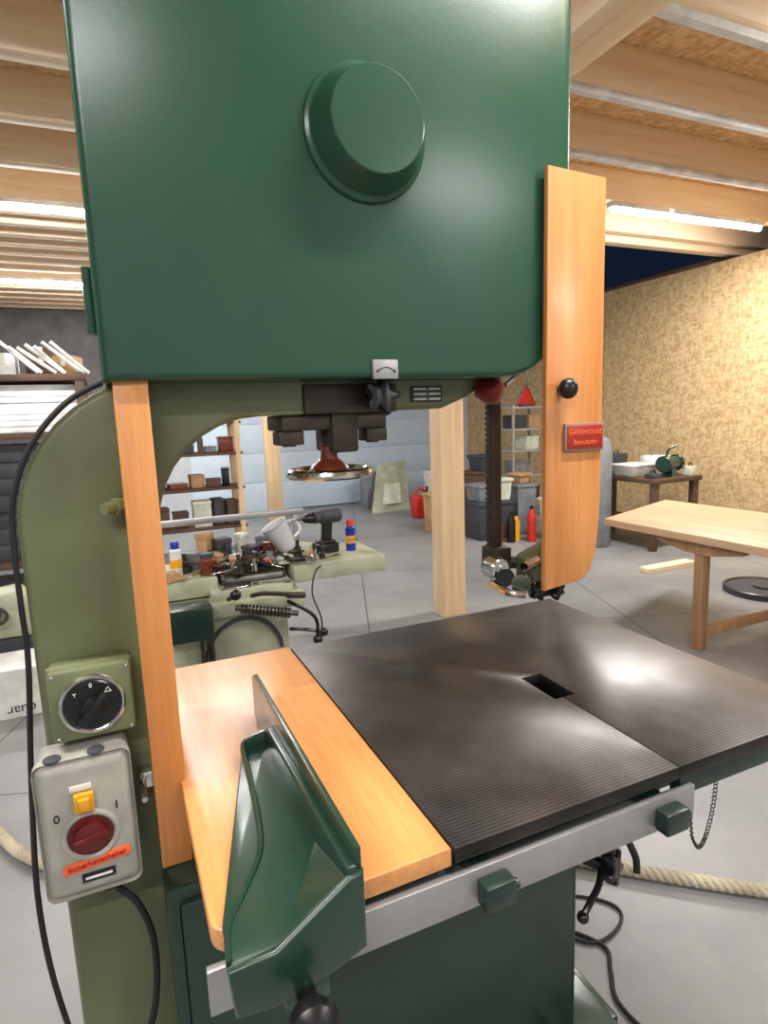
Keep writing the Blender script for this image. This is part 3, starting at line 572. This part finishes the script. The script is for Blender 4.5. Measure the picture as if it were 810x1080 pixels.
T.part('panel',MB().hull([(-.45,-.1,0),(.25,-.1,0),(-.1,.3,.75),(.42,.3,.75),(-.45,-.06,0),(.25,-.06,0),(-.1,.34,.75),(.42,.34,.75)],.005),'ltgreen')
T.part('opening',MB().hull([(-.25,-.075,.12),(.08,-.075,.12),(-.1,.13,.42),(.2,.13,.42),(-.25,-.09,.12),(.08,-.09,.12),(-.1,.11,.42),(.2,.11,.42)]),'offwhite')
T.part('support_frame',MB().box(-.3,.4,.35,.6,0,.6,.01),'midgrey')
crate(4.5,8.0,.5,.4,.6,'white','white crate near the roller gate')
crate(4.35,7.2,.5,.4,.5,'midgrey','grey crate near the roller gate')
# ---------------------------------------------------------------- left rack in the distance
R_=Thing('timber_rack','tall timber rack holding boards and boxes','rack',(-1.2,6.2,0))
for x in(-2.0,-.62):
    for y in(6.0,6.7): R_.part('upright',MB().box(x-.04,x+.04,y-.04,y+.04,0,2.05,.003),'bench')
for z in(.2,1.43,1.97): R_.part('shelf_board',MB().box(-2.05,-.56,5.95,6.75,z,z+.06,.003),'bench')
for i in range(8):
    single('foam_board','white ribbed insulation board stacked on the timber rack','insulation board',MB().box(-1.95+.02*random.random(),-.67,6.05+.02*random.random(),6.65,1.492+i*.056,1.546+i*.056,.004),'foam',(0,0,0),'foam boards on the rack')
for i in range(7):
    single('grey_board','dark grey construction board stacked on the rack','board',MB().box(-1.95,-.67,6.05+.01*(i%3),6.6,.262+i*.16,.42+i*.16,.004),'dkgrey',(0,0,0),'grey boards on the rack')
for i,(x,w_,h,m_) in enumerate([(-1.6,.3,.22,'tan'),(-1.27,.2,.22,'white'),(-.98,.22,.28,'bench'),(-.72,.2,.2,'tan')]):
    Q=Thing('carton',{'tan':'brown cardboard','white':'white','bench':'dark brown'}[m_]+' carton on top of the timber rack','box',(x,6.42,2.032),True,.25*((i*7)%3-1))
    Q.part('box_body',MB().box(-w_/2,w_/2,-.15,.15,0,h,.004),m_); Q.part('tape_strip',MB().box(-.02,.02,-.152,.152,h*.5,h+.002),'offwhite')
for i in range(7):
    a=Vector((-1.25+.07*i,6.0,2.26+.08*random.random())); b_=Vector((-1.05+.07*i+.12*random.random(),6.05+.02*i,2.05))
    single('plastic_tube','white plastic tube leaning on the rack boxes','tube',MB().cyl(a,b_,.018,seg=12),'white',(0,0,0),'tubes on the rack')
S=Thing('wooden_shelf','pale wooden shelf unit loaded with dark boxes','shelf',(.42,6.6,0))
for x in(-.1,.93):
    for y in(6.45,6.85): S.part('upright',MB().box(x-.03,x+.03,y-.03,y+.03,0,1.62,.003),'spruce_z')
for z in(.3,.75,1.15,1.5): S.part('shelf_board',MB().box(-.14,.98,6.42,6.88,z,z+.03,.002),'bench')
for z in (.331,.781,1.181):
    x=-.05
    while x<.82:
        w_=random.uniform(.05,.2); h=random.uniform(.05,.3); m_=random.choice(['dkgrey','midgrey','tan','bench','black','offwhite','dkgrey','brown'])
        w_=min(w_,.89-x)
        nm={'dkgrey':'dark grey','midgrey':'mid grey','tan':'cardboard','bench':'brown','black':'black','offwhite':'cream','brown':'red-brown'}[m_]
        if random.random()<.35 and w_<.14:
            Q=Thing('canister',nm+' canister on the wooden shelf','canister',(x+w_/2,6.62+random.uniform(-.06,.06),z),True)
            Q.part('can_body',MB().lathe([(w_/2,0),(w_/2,h*.85),(w_*.3,h)],(0,0,0),seg=20),m_); Q.part('cap',MB().lathe([(w_*.2,h),(w_*.2,h+.03)],(0,0,0),seg=16),'midgrey')
        else:
            Q=Thing('storage_box',nm+' box on the wooden shelf','box',(x+w_/2,6.62+random.uniform(-.05,.05),z),True,random.uniform(-.15,.15))
            Q.part('box_body',MB().box(-w_/2,w_/2,-.1,.1,0,h,.008),m_); Q.part('lid',MB().box(-w_/2-.004,w_/2+.004,-.105,.105,h*.88,h+.01,.004),m_)
        x+=w_+random.uniform(.02,.05)
C_=Thing('cream_machine','pale green painted machine with a round handle on the floor','machine',(-1.12,3.55,0),True)
C_.part('stand',MB().box(-.2,.2,-.15,.2,0,.3,.02),'dkgrey')
C_.part('machine_head',MB().hull([(-.3,-.15,.3),(.24,-.15,.3),(-.3,.15,.3),(.24,.15,.3),(-.3,-.12,.52),(.12,-.12,.58),(-.3,.12,.52),(.12,.12,.58),(.27,0,.4)],.02),'ltgreen')
C_.part('handwheel',MB().torus((.02,-.2,.46),(0,1,.2),.05,.010).cyl((.02,-.2,.46),(.02,-.14,.46),.02),'dkgrey')
Q=Thing('white_carton','white carton printed with black letters','box',(-1.1,3.05,0),True)
Q.part('box_body',MB().box(-.3,.24,-.12,.2,0,.27,.004),'white'); Q.part('lettering',MB().text('quar',.075,(.13,-.121,.045),(math.pi/2,math.pi,0)),'black')
# ropes and cables on floor
single('floor_rope','thick pale twisted hemp rope lying on the concrete floor','rope',MB().rope([(.72,.95,.025),(.85,.83,.025),(.99,.69,.025),(1.185,.52,.025),(1.355,.385,.025),(1.9,-.02,.025)],.021),'rope')
single('floor_rope','pale twisted hemp rope lying on the floor behind the column','rope',MB().rope([(-1.4,2.5,.025),(-1.0,1.97,.025),(-.93,1.85,.025),(-.80,1.63,.025),(-.5,1.35,.025),(-.1,1.2,.025)],.022),'rope')
single('floor_cable','thin black cable curling on the floor','cable',MB().tube([(.56,.60,.3),(.66,.68,.05),(.78,.68,.006),(.88,.60,.006),(.89,.54,.006),(.82,.50,.006),(.74,.50,.006),(.68,.56,.006)],.005),'rubber')
single('floor_cable','black mains lead trailing along the machine foot','cable',MB().tube([(.68,.60,.006),(.76,.48,.006),(.72,.41,.006),(.67,.33,.006),(.69,.2,.006),(.8,.0,.006)],.006),'rubber')
# ---------------------------------------------------------------- world
w=bpy.data.worlds.new('world'); bpy.context.scene.world=w; w.use_nodes=True
w.node_tree.nodes['Background'].inputs[0].default_value=(.9,.88,.85,1); w.node_tree.nodes['Background'].inputs[1].default_value=.15
bpy.context.scene.view_settings.view_transform='Standard'
